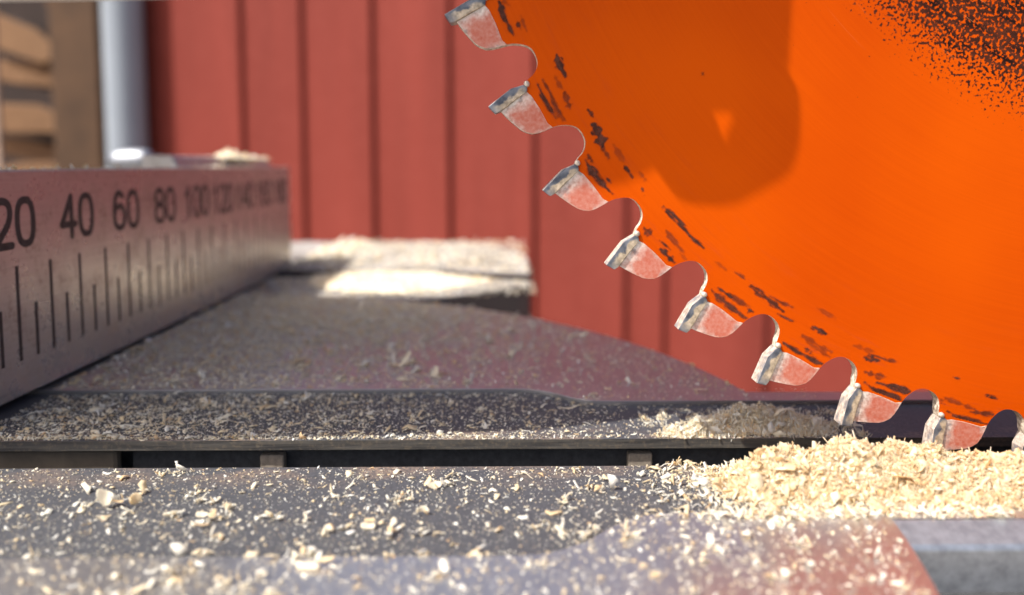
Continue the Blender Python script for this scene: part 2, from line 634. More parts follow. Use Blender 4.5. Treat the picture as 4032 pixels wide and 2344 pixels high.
# ---- resin smears on the blade: (width mm, polyline in world x, z mm)
SMEARS = [
  (0.70,[(-0.77,67.15),(-0.16,65.12),(0.70,63.59),(1.22,62.40)]),
  (0.44,[(1.74,64.28),(2.34,63.26)]),
  (0.97,[(7.47,59.68),(8.00,58.14),(8.79,56.68)]),
  (0.44,[(5.48,56.25),(6.45,54.53),(6.98,53.15),(7.86,51.59),(8.92,50.21)]),
  (0.49,[(4.79,55.47),(5.40,54.01),(6.28,52.46),(7.43,50.55)]),
  (1.55,[(12.95,49.69),(13.84,47.95),(14.20,46.55)]),
  (0.44,[(12.05,51.85),(12.76,50.90)]),
  (0.83,[(11.73,44.56),(12.87,42.91),(13.86,41.55),(14.78,40.57),(15.77,39.66)]),
  (0.53,[(12.17,45.31),(12.78,44.26)]),
  (0.38,[(17.39,43.81),(18.69,42.08)]),
  (0.23,[(14.69,42.23),(15.53,41.32)]),
  (0.30,[(20.00,40.57),(20.47,39.59)]),
  (0.56,[(23.18,37.88),(25.76,35.35),(27.21,33.51),(29.28,31.78)]),
  (0.91,[(20.39,34.64),(21.53,33.52)]),
  (0.30,[(22.75,32.91),(24.40,31.48)]),
  (0.60,[(22.98,31.68),(24.95,29.54)]),
  (0.85,[(30.53,25.42),(32.73,23.46),(34.40,22.21),(36.07,21.07)]),
  (0.40,[(31.45,25.83),(34.15,24.07)]),
  (0.20,[(33.84,28.29),(35.51,27.06)]),
  (0.60,[(41.56,17.55),(44.01,15.99),(46.25,14.76),(47.80,14.20)]),
  (0.53,[(45.64,19.97),(47.65,18.86)]),
  (0.75,[(36.31,26.15),(38.08,24.83),(39.86,23.29),(41.20,22.30)]),
  (0.75,[(53.58,15.52),(55.91,14.73)]),
  (0.30,[(55.00,15.63),(58.56,14.50)]),
  (0.86,[(53.84,11.50),(55.65,10.15),(58.34,9.13),(60.58,8.57)]),
  (0.80,[(55.60,11.50),(58.72,10.59),(61.40,9.91)]),
  (0.86,[(66.40,7.08),(68.44,5.95),(70.70,5.26),(72.71,5.03)]),
  (0.32,[(72.03,9.54),(73.83,9.08)]),
  (0.55,[(69.95,6.96),(73.74,6.49)]),
  (0.53,[(35.96,22.64),(36.84,22.20)]),
  (0.32,[(44.65,16.65),(45.77,15.98)]),
  (0.21,[(40.34,21.86),(43.21,20.64)]),
  (0.17,[(67.04,12.25),(67.93,12.02)]),
  (0.35,[(28.4,57.1),(28.7,56.9)]),
  (0.8,[(8.6,54.2),(9.5,52.0)]), (0.55,[(7.2,56.8),(8.2,54.8)]), (0.6,[(6.9,52.9),(8.5,50.3)]), (0.7,[(15.8,46.9),(17.6,44.0)]),
  (0.5,[(13.9,46.9),(15.2,44.9)]), (0.5,[(19.6,42.9),(20.7,41.4)]), (0.55,[(23.7,34.3),(26.6,30.6)]), (0.45,[(25.9,31.0),(27.3,29.2)]),
  (0.6,[(33.2,24.9),(36.4,22.7)]), (0.5,[(45.0,17.6),(48.4,15.4)]), (0.7,[(44.2,18.6),(48.6,16.1)]), (0.5,[(52.0,17.2),(55.0,16.1)]),
  (0.8,[(53.9,13.1),(56.8,12.1)]), (0.6,[(62.5,9.6),(66.0,8.3)]), (0.6,[(66.1,9.1),(70.5,7.4)]), (0.4,[(46.2,22.8),(49.2,21.2)]),
  (0.35,[(39.2,24.6),(42.6,22.9)]), (0.5,[(-.2,67.6),(.7,66.6)]), (0.4,[(2.3,65.2),(3.2,63.1)]), (.35,[(31.0,29.6),(32.6,28.4)]),
]

def build_smears():
    G = .13
    xs = np.arange(-2, 76, G); zs = np.arange(2, 70, G)
    X, Z = np.meshgrid(xs, zs, indexing='ij')
    cover = np.zeros_like(X); opac = np.zeros_like(X)
    for si, (w, pts) in enumerate(SMEARS):
        op = (1.0, .85, 1.0, .7, .95)[si % 5] if si < 34 else (.45, .30, .6, .38)[si % 4]
        pts = np.array(pts)
        seglen = np.hypot(*(pts[1:] - pts[:-1]).T); tot = seglen.sum(); acc = 0
        x0, z0 = pts.min(0) - 2; x1, z1 = pts.max(0) + 2
        i0, i1 = np.searchsorted(xs, [x0, x1]); j0, j1 = np.searchsorted(zs, [z0, z1])
        sx, sz = X[i0:i1, j0:j1], Z[i0:i1, j0:j1]
        best = np.full(sx.shape, 9.); par = np.zeros(sx.shape)
        for a, b, L in zip(pts[:-1], pts[1:], seglen):
            t = np.clip(((sx - a[0]) * (b[0] - a[0]) + (sz - a[1]) * (b[1] - a[1])) / (L * L), 0, 1)
            d = np.hypot(sx - a[0] - t * (b[0] - a[0]), sz - a[1] - t * (b[1] - a[1]))
            m = d < best
            best[m] = d[m]; par[m] = (acc + t[m] * L) / tot
            acc += L
        ph = w * 37.0 + pts[0, 0]
        prof = np.clip(par * 5, .35, 1) * np.clip((1 - par) * 4, .25, 1)
        wob = 1 + .38 * np.sin(par * 7.3 + ph) + .22 * np.sin(par * 17.1 + 2 * ph)
        hw = w * .50 * prof * wob
        c = np.clip((hw - best) / .22 + .55, -1, 1.15)
        sub = cover[i0:i1, j0:j1]
        cc = np.where(c > -.6, c + .6, 0)
        opac[i0:i1, j0:j1] = np.where(cc > sub, op, opac[i0:i1, j0:j1])
        np.maximum(sub, cc, out=sub)
    idx = np.argwhere(cover > 0)
    rr = np.hypot(X - BX, Z - BZ); tt = np.arctan2(Z - BZ, X - BX)
    for i, j in idx:
        r, t = rr[i, j], tt[i, j]
        n = mnoise.fractal(Vector((r * 3.4, t * 26, 3.1)), .8, 2.1, 4)
        n2 = mnoise.fractal(Vector((X[i, j] * 1.3, Z[i, j] * 1.3, 8)), 1.0, 2.0, 3)
        cover[i, j] = (cover[i, j] - .6) * .95 + n * .95 + n2 * .6
    cover = np.clip(cover * .95, 0, .88) * opac
    keep = cover > .03
    quads, vid, verts, cov = [], {}, [], []
    ni, nj = X.shape
    for i, j in np.argwhere(keep):
        if i + 1 >= ni or j + 1 >= nj or i < 1 or j < 1: continue
        for (a, b) in ((i - 1, j - 1), (i - 1, j), (i, j - 1), (i, j)):
            quads.append((a, b))
    quads = sorted(set(quads))
    faces = []
    for a, b in quads:
        f = []
        for (p, q) in ((a, b), (a + 1, b), (a + 1, b + 1), (a, b + 1)):
            k = (p, q)
            if k not in vid:
                vid[k] = len(verts)
                verts.append(((X[p, q] - BX) * MM, -.02 * MM, (Z[p, q] - BZ) * MM)); cov.append(cover[p, q])
            f.append(vid[k])
        # only where there is plate behind
        cx = X[a, b] + G / 2 - BX; cz = Z[a, b] + G / 2 - BZ
        r = math.hypot(cx, cz); al = (math.degrees(math.atan2(cz, cx)) - TH1) % 7.5
        if r > 103.4 or (r > 100.3 and 3.6 < al < 7.3):
            # inside the gullet?
            best = min(GUL, key=lambda g: abs(g[1] - al) + (0 if True else 0))
            if r > 103.4 or (3.9 < al < 7.2 and r > best[0] - .35):
                continue
        faces.append(f)
    me = bpy.data.meshes.new('resin_stain')
    me.from_pydata(verts, [], faces)
    at = me.attributes.new('cover', 'FLOAT', 'POINT')
    at.data.foreach_set('value', np.array(cov, np.float32))
    o = link_mesh('resin_stain', me, M_STAIN)
    o.parent = blade
    return o
build_smears()

# ---- turntable
TCX, TCY, TR = -88.0, 110.5, 138.0
def arc(a0, a1, n=60):
    return [(TCX + TR * math.cos(R(a0 + (a1 - a0) * i / n)), TCY + TR * math.sin(R(a0 + (a1 - a0) * i / n))) for i in range(n + 1)]
def on_arc(y):
    return math.degrees(math.asin((y - TCY) / TR))

S_FAR = [(-40, 142.4), (-2, 142.6)] + smooth_curve([(2, 142.5), (5.5, 141.9), (9.5, 139.6), (13, 136.6), (16, 135.2), (20, 134.8)], 5) + [(60, 134.9), (230, 135.2)]
ARM_FAR, ARM_NEAR = 140.0, 88.4
far = [(-180, 142.2)] + S_FAR + [(230, ARM_FAR)] + [p for p in arc(on_arc(ARM_FAR), 130)]
S_NEAR = [(-40, 80.3), (-2, 80.2)] + smooth_curve([(2, 80.3), (5.5, 81.0), (9.5, 83.4), (14, 87.6), (17.5, 89.6), (21, 90.3)], 5) + [(60, 90.5), (230, 90.5)]
near = [(-180, 80.4)] + S_NEAR + [(230, ARM_NEAR)] + [p for p in arc(on_arc(ARM_NEAR), -130)]
bm = bmesh.new()
prism(bm, far, -14, 0, 'z')
prism(bm, near, -14, 0, 'z')
table = bm_obj('turntable', bm, M_CAST, SAW, bevel=.75, seg=3)
tag(table, 'bare alloy turntable filmed with sawdust')
# arm: sloping lip and side wall facing the viewer, body below
bm = bmesh.new()
prism(bm, [(88.42, -.01), (85.4, -1.68), (85.0, -2.2), (84.7, -34), (88.42, -34)], 45.5, 230, 'x')
arm = bm_obj('turntable_arm', bm, m_simple('grey_cast_iron', (.36, .375, .395), .36, .75, nscale=700, namt=.22, bump=.15), SAW, bevel=.3, seg=3)
# floor of the throat and the shell below the plates
bm = bmesh.new()
box(bm, -180, 230, 78, 145, -16, -7.5)
prism(bm, arc(-140, 140, 70), -34, -14.2, 'z')
body = bm_obj('turntable_underside', bm, M_SLOT, SAW)

# throat plates, either side of the slot
PZ = -.4
PZB = -.75
bm = bmesh.new()
rg = random.Random(4)
edge = [(-180, 117.3)]
xx = -84.0
while xx < 78:
    edge.append((xx, 117.35 + (xx + 84) * .0024 + rg.uniform(-.03, .035)))
    xx += rg.uniform(1.0, 3.0)
edge.append((230, 118.2))
NE = len(edge) - 1
backplate = edge + [(230, 135.1)] + [(x, y - .05) for x, y in reversed(S_FAR)] + [(-180, 142.1)]
prism(bm, backplate, PZB - 1.6, PZB, 'z', 0, side=lambda i: 1 if i < NE else 0)
plate = bm_obj('throat_plate', bm, [M_INSERT, M_LIP], SAW, bevel=.30, seg=3)
plate.data.materials.append(m_simple('rubbed_plastic_edge', (.085, .08, .078), .22, nscale=900, namt=.5, bump=.25))
plate.modifiers['bevel'].material = 2
tag(plate, 'charcoal throat plate behind the slot, front edge worn')
bm = bmesh.new()
frontplate = [(-180, 105.7), (230, 106.3), (230, 90.6)] + [(x, y + .05) for x, y in reversed(S_NEAR)] + [(-180, 80.5)]
prism(bm, frontplate, PZ - 1.75, PZ, 'z', 0, side=0)
plate2 = bm_obj('throat_plate', bm, [M_INSERT, M_LIP], SAW, bevel=.28, seg=3)
tag(plate2, 'charcoal throat plate in front of the slot, strewn with flakes')
# wall under the back plate with pale dusty stubs; left block added, coloured as sunlit slot
bm = bmesh.new()
box(bm, -62, 230, 120.5, 124, -7.6, PZB - 1.66)
box(bm, -180, -62.1, 122.5, 124, -7.6, PZB - 1.66)
bm_obj('slot_wall', bm, M_SLOT, SAW)
for x0, x1, zt in ((-40.3, -36.4, -3.7), (20.4, 24.4, -3.7), (-179, -63.5, -2.3)):
    bm = bmesh.new()
    box(bm, x0, x1, 118.6, 120.4, -7.4, zt)
    bm_obj('slot_rib_and_lit_end', bm, M_STUB if x0 > -100 else M_SLOTLIT, SAW, bevel=.25 if x0 > -100 else .8)

# ---- fence
FX = -90.0
FY0, FY1, FZ = 117.0, 311.0, 43.0
bm = bmesh.new()
prism(bm, [(FX, .9), (FX, FZ), (FX - 7, FZ), (FX - 7, 6), (FX - 26, 6), (FX - 26, .9)], FY0, FY1, 'y')
fence = bm_obj('fence', bm, M_FENCE, SAW, bevel=.35, seg=2)
tag(fence, 'aluminium fence engraved with a millimetre scale')
bm = bmesh.new()
prism(bm, [(FX - 7.1, 20), (FX - 7.1, FZ), (FX - 9, FZ + 3.6), (FX - 18, FZ + 3.9), (FX - 18, 20)], 222, 310, 'y')
bm_obj('fence_rail', bm, M_FENCE, SAW, bevel=.6)

def yv(v): return 116.0 + 1.01 * v
TX = FX + .03
bm = bmesh.new()
for v in range(5, 196, 5):
    y = yv(v)
    z0, z1 = 7.5, (25.3 if v % 10 == 0 else 17.8)
    w = .46
    q = [(y - w, z0), (y + w, z0), (y + w, z1), (y - w, z1)]
    f = bm.faces.new([bm.verts.new((TX, a, b)) for a, b in q])
tk = bm_obj('scale_mark', bm, M_INK)
tk.parent = fence

def ribbon(bm, pts, w, closed=False, x=TX):
    n = len(pts)
    L, Rr = [], []
    for i in range(n):
        if closed:
            a, b = pts[i - 1], pts[(i + 1) % n]
        else:
            a, b = pts[max(i - 1, 0)], pts[min(i + 1, n - 1)]
        d = Vector((b[0] - a[0], b[1] - a[1])).normalized()
        nx, ny = -d.y * w / 2, d.x * w / 2
        ex = ey = 0
        L.append(bm.verts.new((x, pts[i][0] + nx, pts[i][1] + ny)))
        Rr.append(bm.verts.new((x, pts[i][0] - nx, pts[i][1] - ny)))
    for i in range(n if closed else n - 1):
        j = (i + 1) % n
        bm.faces.new((L[i], L[j], Rr[j], Rr[i]))
    if not closed:
        for end, s in ((0, 1), (n - 1, -1)):
            p = pts[end]; q = pts[1] if end == 0 else pts[n - 2]
            d = math.atan2(p[1] - q[1], p[0] - q[0])
            ring = [bm.verts.new((x, p[0] + w / 2 * math.cos(d + R(a)), p[1] + w / 2 * math.sin(d + R(a)))) for a in range(-90, 91, 30)]
            bm.faces.new(ring)

def oval(cy, cz, ry, rz, n=28, p=2.6):
    out = []
    for i in range(n):
        t = 2 * math.pi * i / n
        c, s = math.cos(t), math.sin(t)
        out.append((cy + ry * math.copysign(abs(c) ** (2 / p), c), cz + rz * math.copysign(abs(s) ** (2 / p), s)))
    return out

GW, GH, SW = 4.6, 8.2, 1.42
def digit(bm, ch, y, z):
    """y = left edge, z = baseline; width GW, height GH (centre lines)"""
    w, h = GW, GH
    Pt = lambda a, b: (y + a * w, z + b * h)
    k = TX
    if ch == '0':
        ribbon(bm, oval(y + w / 2, z + h / 2, w / 2, h / 2), SW, True)
    elif ch == '1':
        ribbon(bm, [Pt(.55, 0), Pt(.55, 1)], SW); ribbon(bm, [Pt(.55, 1), Pt(.35, .82), Pt(.15, .76)], SW * .9, x=k + .004)
    elif ch == '2':
        ribbon(bm, smooth_curve([Pt(.03, .74), Pt(.14, .93), Pt(.5, 1.0), Pt(.86, .92), Pt(.95, .70), Pt(.78, .46), Pt(.35, .20), Pt(.04, .0)], 4), SW)
        ribbon(bm, [Pt(.04, 0), Pt(1, 0)], SW, x=k + .004)
    elif ch == '4':
        ribbon(bm, [Pt(.70, 0), Pt(.70, 1)], SW); ribbon(bm, [Pt(.70, 1), Pt(-.05, .30)], SW, x=k + .004); ribbon(bm, [Pt(-.05, .30), Pt(1.0, .30)], SW, x=k + .008)
    elif ch == '6':
        ribbon(bm, oval(y + w / 2, z + h * .31, w / 2, h * .31, p=2.2), SW, True)
        ribbon(bm, smooth_curve([Pt(0, .31), Pt(.02, .6), Pt(.18, .9), Pt(.5, 1.0), Pt(.84, .9)], 4), SW, x=k + .004)
    elif ch == '8':
        ribbon(bm, oval(y + w / 2, z + h * .265, w / 2, h * .265, p=2.2), SW, True)
        ribbon(bm, oval(y + w / 2, z + h * .765, w * .45, h * .235, p=2.2), SW, True, x=k + .004)
bm = bmesh.new()
for v in range(20, 181, 20):
    s = str(v)
    pitch = 6.35 if len(s) == 2 else 5.9
    tot = pitch * (len(s) - 1) + GW
    for i, ch in enumerate(s):
        digit(bm, ch, yv(v) - tot / 2 + pitch * i, 29.2)
nu = bm_obj('scale_numerals', bm, M_INK)
nu.parent = fence
for o_ in (tk, nu):
    o_.location = -(Vector(fence.location) + Vector(SAW.location))

# ---- fixed base behind the turntable
front = [(-180, 240), (-72, 240.0), (-34, 239.8), (-22, 243.3), (-8, 254.5), (5, 266), (9.5, 271.5)]
lowp = front + [(9.9, 279.5), (-28, 289.5), (-180, 289.5)]
highp = [(-180, 293), (-28, 293), (9.9, 283), (10.2, 322)] + smooth_curve([(10, 335), (7.5, 347), (2, 364), (-8, 382), (-24, 394), (-53, 400)], 4) + [(-180, 402)]
bm = bmesh.new()
prism(bm, lowp, -52, -.2, 'z'); prism(bm, highp, -52, 2.3, 'z')
def m_base():
    t = NT('base_paint_dusted')
    p = t.coord()
    nz_ = t.n('ShaderNodeSeparateXYZ'); t.link(t.n('ShaderNodeNewGeometry').outputs['Normal'], nz_.inputs[0])
    up = t.ramp(nz_.outputs[2], .55, .9)
    f = t.math('MULTIPLY', up, t.ramp(t.noise(p, 55, 4, .65), .30, .56))
    c = t.mix(f, (.075, .06, .06), (.34, .31, .275))
    return t.done(t.bsdf(c, t.lerp(f, .35, .9), t.lerp(f, .5, 0.)))
base = bm_obj('base', bm, [m_base()], SAW, bevel=.9, seg=3)
tag(base, 'fixed saw base behind the turntable under a drift of sawdust')

# ---- clamp knob behind the fence
bm = bmesh.new()
lathe(bm, [(-9.5, .1), (-9.3, 2.2), (-8, 3.6), (-5, 4.6), (0, 5.0), (4.5, 4.9), (6.4, 4.3), (7.2, 3.0), (7.3, .1)], (0, 0, 0), 'x', 32, 0)
lathe(bm, [(7.35, .1), (7.4, 3.4), (10, 3.6), (12, 3.2), (12.6, 2.0), (12.7, .1)], (0, 0, -1.2), 'x', 24, 1)
lathe(bm, [(-30, 2), (-5, 2)], (0, 2.5, -3.5), 'z', 16, 0)
bm_obj('clamp_knob', bm, [M_CHROME, M_BLACK], SAW, (-149, 300, 45.4), smooth=True)

# ---- head of the saw above the table: unseen block and plate, shaped to throw the shade
hb = [(-180, 77), (-143, 78.6), (-101.7, 80.4), (-58.5, 83.9), (-44.5, 87.8), (-32.5, 92), (-30, 99), (-30, 184), (-36, 190), (-180, 190)]
bm = bmesh.new(); prism(bm, hb, 100, 150, 'z')
bm_obj('head_shadow_block', bm, M_HEAD, SAW, bevel=2.0, seg=3)
bm = bmesh.new(); prism(bm, [(-178, 83.6), (-128, 84.5), (-98, 85.0), (-70, 85.8), (-60, 99.8), (-178, 99.8)], 186, 190, 'y')
bm_obj('housing_rim', bm, m_simple('pale_housing_rim', (.55, .50, .44), .5), SAW, bevel=.5)
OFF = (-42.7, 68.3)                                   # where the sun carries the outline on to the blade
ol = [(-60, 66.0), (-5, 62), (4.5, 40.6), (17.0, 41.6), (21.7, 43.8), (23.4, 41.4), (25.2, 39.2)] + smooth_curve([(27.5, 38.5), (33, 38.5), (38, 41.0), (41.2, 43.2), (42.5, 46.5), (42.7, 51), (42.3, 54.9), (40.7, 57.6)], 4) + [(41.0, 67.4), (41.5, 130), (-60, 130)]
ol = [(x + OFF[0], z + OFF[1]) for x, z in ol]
cx = 32.2 + OFF[0]                                      # two halves that meet round a small hole that lets a sun spot through
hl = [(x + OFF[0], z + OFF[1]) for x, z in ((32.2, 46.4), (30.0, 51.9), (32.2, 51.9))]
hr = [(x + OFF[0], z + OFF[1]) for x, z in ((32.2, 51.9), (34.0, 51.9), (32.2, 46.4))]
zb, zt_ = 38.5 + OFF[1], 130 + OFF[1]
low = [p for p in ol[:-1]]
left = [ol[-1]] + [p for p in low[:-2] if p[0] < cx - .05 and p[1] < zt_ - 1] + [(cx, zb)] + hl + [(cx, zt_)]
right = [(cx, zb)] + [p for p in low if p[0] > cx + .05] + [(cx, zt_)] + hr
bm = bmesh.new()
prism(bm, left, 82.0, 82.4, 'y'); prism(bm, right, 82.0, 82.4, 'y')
bm_obj('head_shadow_plate', bm, M_BLACK, SAW)  # unseen thin plate, cut to the outline of the shade on the blade

# ------------------------------------------------------------------ sawdust
def chip_arrays(pos, L, W, T, curl, yaw, pitch, roll, jitter=.12, drop=True):
    n = len(L)
    s = np.linspace(-.5, .5, 4)[None, :]
    c = np.where(np.abs(curl) < .05, .05, curl)[:, None]
    a = c * s
    cx = L[:, None] * np.sin(a) / c
    cz = L[:, None] * (1 - np.cos(a)) / c
    w = W[:, None] * (1 - np.array([.62, .0, .0, .66])[None, :] * RNG.uniform(.0, 1.45, (n, 4))) * RNG.uniform(.55, 1.3, (n, 4))
    h = T[:, None]
    V = np.zeros((n, 4, 4, 3))
    nx, nz = -np.sin(a), np.cos(a)
    for k, (sy, sz) in enumerate(((-1, -1), (1, -1), (1, 1), (-1, 1))):
        V[:, :, k, 0] = cx + nx * sz * h / 2
        V[:, :, k, 1] = sy * w / 2
        V[:, :, k, 2] = cz + nz * sz * h / 2
    off = RNG.normal(0, 1, (n, 4, 1, 3)) * (W[:, None, None, None] * jitter)
    V += off
    V = V.reshape(n, 16, 3)
    def rot(axis, ang):
        cs, sn = np.cos(ang), np.sin(ang)
        M = np.zeros((n, 3, 3)); i, j = {'x': (1, 2), 'y': (2, 0), 'z': (0, 1)}[axis]
        k = 3 - i - j
        M[:, k, k] = 1; M[:, i, i] = cs; M[:, j, j] = cs; M[:, i, j] = -sn; M[:, j, i] = sn
        return M
    M = rot('z', yaw) @ rot('y', pitch) @ rot('x', roll)
    V = np.einsum('nij,nvj->nvi', M, V)
    if drop:
        V[:, :, 2] -= V[:, :, 2].min(1)[:, None]
    V += pos[:, None, :]
    q = []
    for sgm in range(3):
        b = sgm * 4
        for k in range(4):
            q.append((b + k, b + (k + 1) % 4, b + 4 + (k + 1) % 4, b + 4 + k))
    q.append((3, 2, 1, 0)); q.append((12, 13, 14, 15))
    F = (np.array(q)[None] + (np.arange(n) * 16)[:, None, None]).reshape(-1, 4)
    return V.reshape(-1, 3), F


def mesh_from(name, parts, mat, smooth=False):
    Vs, Fs, o = [], [], 0
    for V, F in parts:
        Vs.append(V); Fs.append(F + o); o += len(V)
    V = np.concatenate(Vs) * MM; F = np.concatenate(Fs)
    me = bpy.data.meshes.new(name)
    me.vertices.add(len(V)); me.vertices.foreach_set('co', V.astype(np.float32).ravel())
    me.loops.add(len(F) * 4); me.loops.foreach_set('vertex_index', F.astype(np.int32).ravel())
    me.polygons.add(len(F)); me.polygons.foreach_set('loop_start', (np.arange(len(F)) * 4).astype(np.int32))
    me.update(calc_edges=True)
    return link_mesh(name, me, mat, smooth=smooth)


def strew(pos, med, sig, flat=.35, aspect=(.10, .55), thick=(.02, .07), lmax=6., curl=1.0, drop=True):
    n = len(pos)
    L = np.minimum(np.exp(RNG.normal(math.log(med), sig, n)), lmax)
    W = np.maximum(L * RNG.uniform(*aspect, n), .07)
    T = np.clip(L * RNG.uniform(.03, .08, n), *thick)
    return chip_arrays(pos, L, W, T, RNG.normal(0, curl, n), RNG.uniform(0, 6.283, n), RNG.normal(0, flat, n), RNG.normal(0, flat, n), drop=drop)


def clumps(pos, k, spread, **kw):
    p = np.repeat(pos, k, 0)
    p = p + RNG.normal(0, 1, p.shape) * np.array([spread, spread, 0])
    p[:, 2] += np.abs(RNG.normal(0, spread * .35, len(p)))
    return strew(p, **kw)


def uni(n, x0, x1, y0, y1, z, keep=None):
    p = np.column_stack([RNG.uniform(x0, x1, n), RNG.uniform(y0, y1, n), np.full(n, z)])
    if keep is not None:
        p = p[keep(p)]
    return p


def in_disc(p, m=.6):
    return np.hypot(p[:, 0] - TCX, p[:, 1] - TCY) < TR - m


def patchy(p, sc=.09, thr=0., seed=0.):
    v = np.array([mnoise.fractal(Vector((a * sc, b * sc, seed)), 1., 2., 3) for a, b in p[:, :2]])
    return v + RNG.normal(0, .25, len(p)) > thr

def zplate(p):
    """surface height under each point: throat plate or table"""
    fx = np.array([a for a, b in S_NEAR]); fy = np.array([b for a, b in S_NEAR])
    yn = np.interp(p[:, 0], fx, fy)
    gx = np.array([a for a, b in S_FAR]); gy = np.array([b for a, b in S_FAR])
    yf = np.interp(p[:, 0], gx, gy)
    p = p.copy()
    p[:, 2] = np.where((p[:, 1] > yn) & (p[:, 1] < yf), np.where(p[:, 1] > 112, PZB, PZ), 0.0) + .005
    return p

# near side of the slot, in full sun
ok = lambda p: in_disc(p) | ((p[:, 1] > 88.5))
A = zplate(uni(2500, -84, 64, 66, 105.6, 0, ok)); A = A[patchy(A, .10, -.30, 2.)]
B = zplate(uni(13000, -84, 64, 66, 105.6, 0, ok))
Cc = zplate(uni(70, -55, 45, 70, 104, 0, in_disc))
dens = RNG.uniform(0, 1, 5200)
D_ = zplate(uni(5200, 8, 64, 88.6, 105.6, 0))
D_ = D_[dens < np.clip((D_[:, 0] - 14) / 18, 0, 1) ** 2]
nearscatter = mesh_from('sawdust_near', [
    strew(A, .48, .55, flat=.2, lmax=2.0, aspect=(.12,.6)),
    strew(B, .15, .5, flat=.4, lmax=.7, aspect=(.3, .9)),
    clumps(Cc, 12, .5, med=.6, sig=.55, flat=.6, lmax=2.4),
    strew(D_, .7, .5, flat=.5, lmax=2.5)], M_CHIP)
nearscatter.name = 'loose_sawdust'
tag(nearscatter, 'loose pale sawdust strewn over the sunlit plate before the slot', 'sawdust', kind='stuff')

# back plate and the turntable beyond it
def left_heavy(p):
    return RNG.uniform(0, 1, len(p)) < np.clip(1.05 - (p[:, 0] + 60) / 88, .10, 1.0)
E1 = zplate(uni(6000, -88, 46, 118.3, 142, 0, left_heavy)); E1 = E1[patchy(E1, .12, -.18, 4.)]
E2 = zplate(uni(15000, -88, 60, 117.9, 142, 0)); E2 = E2[RNG.uniform(0, 1, len(E2)) < np.clip(1.05 - (E2[:, 0] + 60) / 110, .22, 1)]
E3 = zplate(uni(1500, -88, 40, 117.7, 119.4, 0, lambda p: RNG.uniform(0, 1, len(p)) < np.clip(.9 - (p[:, 0] + 60) / 110, .25, 1)))
E4 = zplate(uni(45, -80, 0, 120, 141, 0, left_heavy))
def drift(p, lo=.10):
    return RNG.uniform(0, 1, len(p)) < np.clip(.95 - (p[:, 0] + 62 - (p[:, 1] - 150) * .45) / 85, lo, 1)
F1 = uni(20000, -89, 46, 143, 246, .005, in_disc); F1 = F1[drift(F1)]; F1 = F1[patchy(F1, .05, -.2, 9.)]
F2 = uni(26000, -89, 46, 143, 246, .005, in_disc); F2 = F2[drift(F2, .4)]
F3 = uni(120, -80, 40, 146, 236, .005, in_disc); F3 = F3[drift(F3)]
# thicker drift on the left and far part of the turntable
F4 = uni(20000, -89, 20, 155, 248, .005, in_disc); F4 = F4[RNG.uniform(0, 1, len(F4)) < np.clip((F4[:, 1] - 155) / 50, 0, 1) * np.clip((24 - F4[:, 0]) / 70, .15, 1)]
farscatter = mesh_from('loose_sawdust', [
    strew(E1, .46, .65, flat=.18, lmax=2.6, aspect=(.14, .6)), strew(E2, .24, .45, flat=.4, lmax=.7, aspect=(.3, .9)),
    strew(E3, .38, .5, flat=.5, lmax=1.4), clumps(E4, 10, .6, med=.6, sig=.5, flat=.7, lmax=3.),
    strew(F1, .65, .6, flat=.2, lmax=4., aspect=(.10, .5)), strew(F2, .36, .45, flat=.4, lmax=1., aspect=(.3, .9)),
    clumps(F3, 12, .8, med=.8, sig=.5, flat=.6, lmax=3.), strew(F4, .65, .55, flat=.4, lmax=3.)], M_CHIP)
tag(farscatter, 'loose sawdust lying in the shade of the head behind the slot', 'sawdust', kind='stuff')


def mound(name, hf, x0, x1, y0, y1, z0, step, nchips, med, sig, label, lmax=3., fib=.5, tilt=1.0, extra=(), emin=.15, core=1., mat=None):
    xs = np.arange(x0, x1, step); ys = np.arange(y0, y1, step)
    H = np.array([[hf(x, y) for y in ys] for x in xs])
    V = np.zeros((len(xs), len(ys), 3))
    V[..., 0] = xs[:, None]; V[..., 1] = ys[None]; V[..., 2] = z0 + np.maximum(H * core, -.2) - .15
    idx = np.arange(len(xs) * len(ys)).reshape(len(xs), len(ys))
    F = np.stack([idx[:-1, :-1], idx[1:, :-1], idx[1:, 1:], idx[:-1, 1:]], -1).reshape(-1, 4)
    hmax = np.maximum.reduce([H[:-1, :-1], H[1:, :-1], H[1:, 1:], H[:-1, 1:]]).reshape(-1)
    F = F[hmax > .12]
    V = V.reshape(-1, 3)
    P = []
    while len(P) < nchips:
        x, y = random.uniform(x0, x1), random.uniform(y0, y1)
        h = hf(x, y)
        if h > emin or (h > -.5 and random.random() < .25):
            P.append((x, y, z0 + max(h, 0) * (1 if core == 1 else random.uniform(.45, 1.08)) + random.uniform(-.25, .30)))
    P = np.array(P)
    nf = int(nchips * fib)
    parts = [(V, F), strew(P[nf:], med, sig, flat=tilt, lmax=lmax, aspect=(.2, .7), drop=False)]
    if nf:
        parts.append(strew(P[:nf], med * 1.35, sig * .75, flat=tilt * .9, lmax=lmax, aspect=(.04, .12), curl=2.2, drop=False))
    parts += list(extra)
    o = mesh_from(name, parts, [mat or M_HEAP, M_CORE])
    mi = np.zeros(len(o.data.polygons), np.int32); mi[:len(F)] = 1
    o.data.polygons.foreach_set('material_index', mi)
    tag(o, label, 'sawdust pile', kind='stuff')
    return o

def nz(x, y, s, seed):
    return mnoise.fractal(Vector((x * s, y * s, seed)), 1., 2., 3)

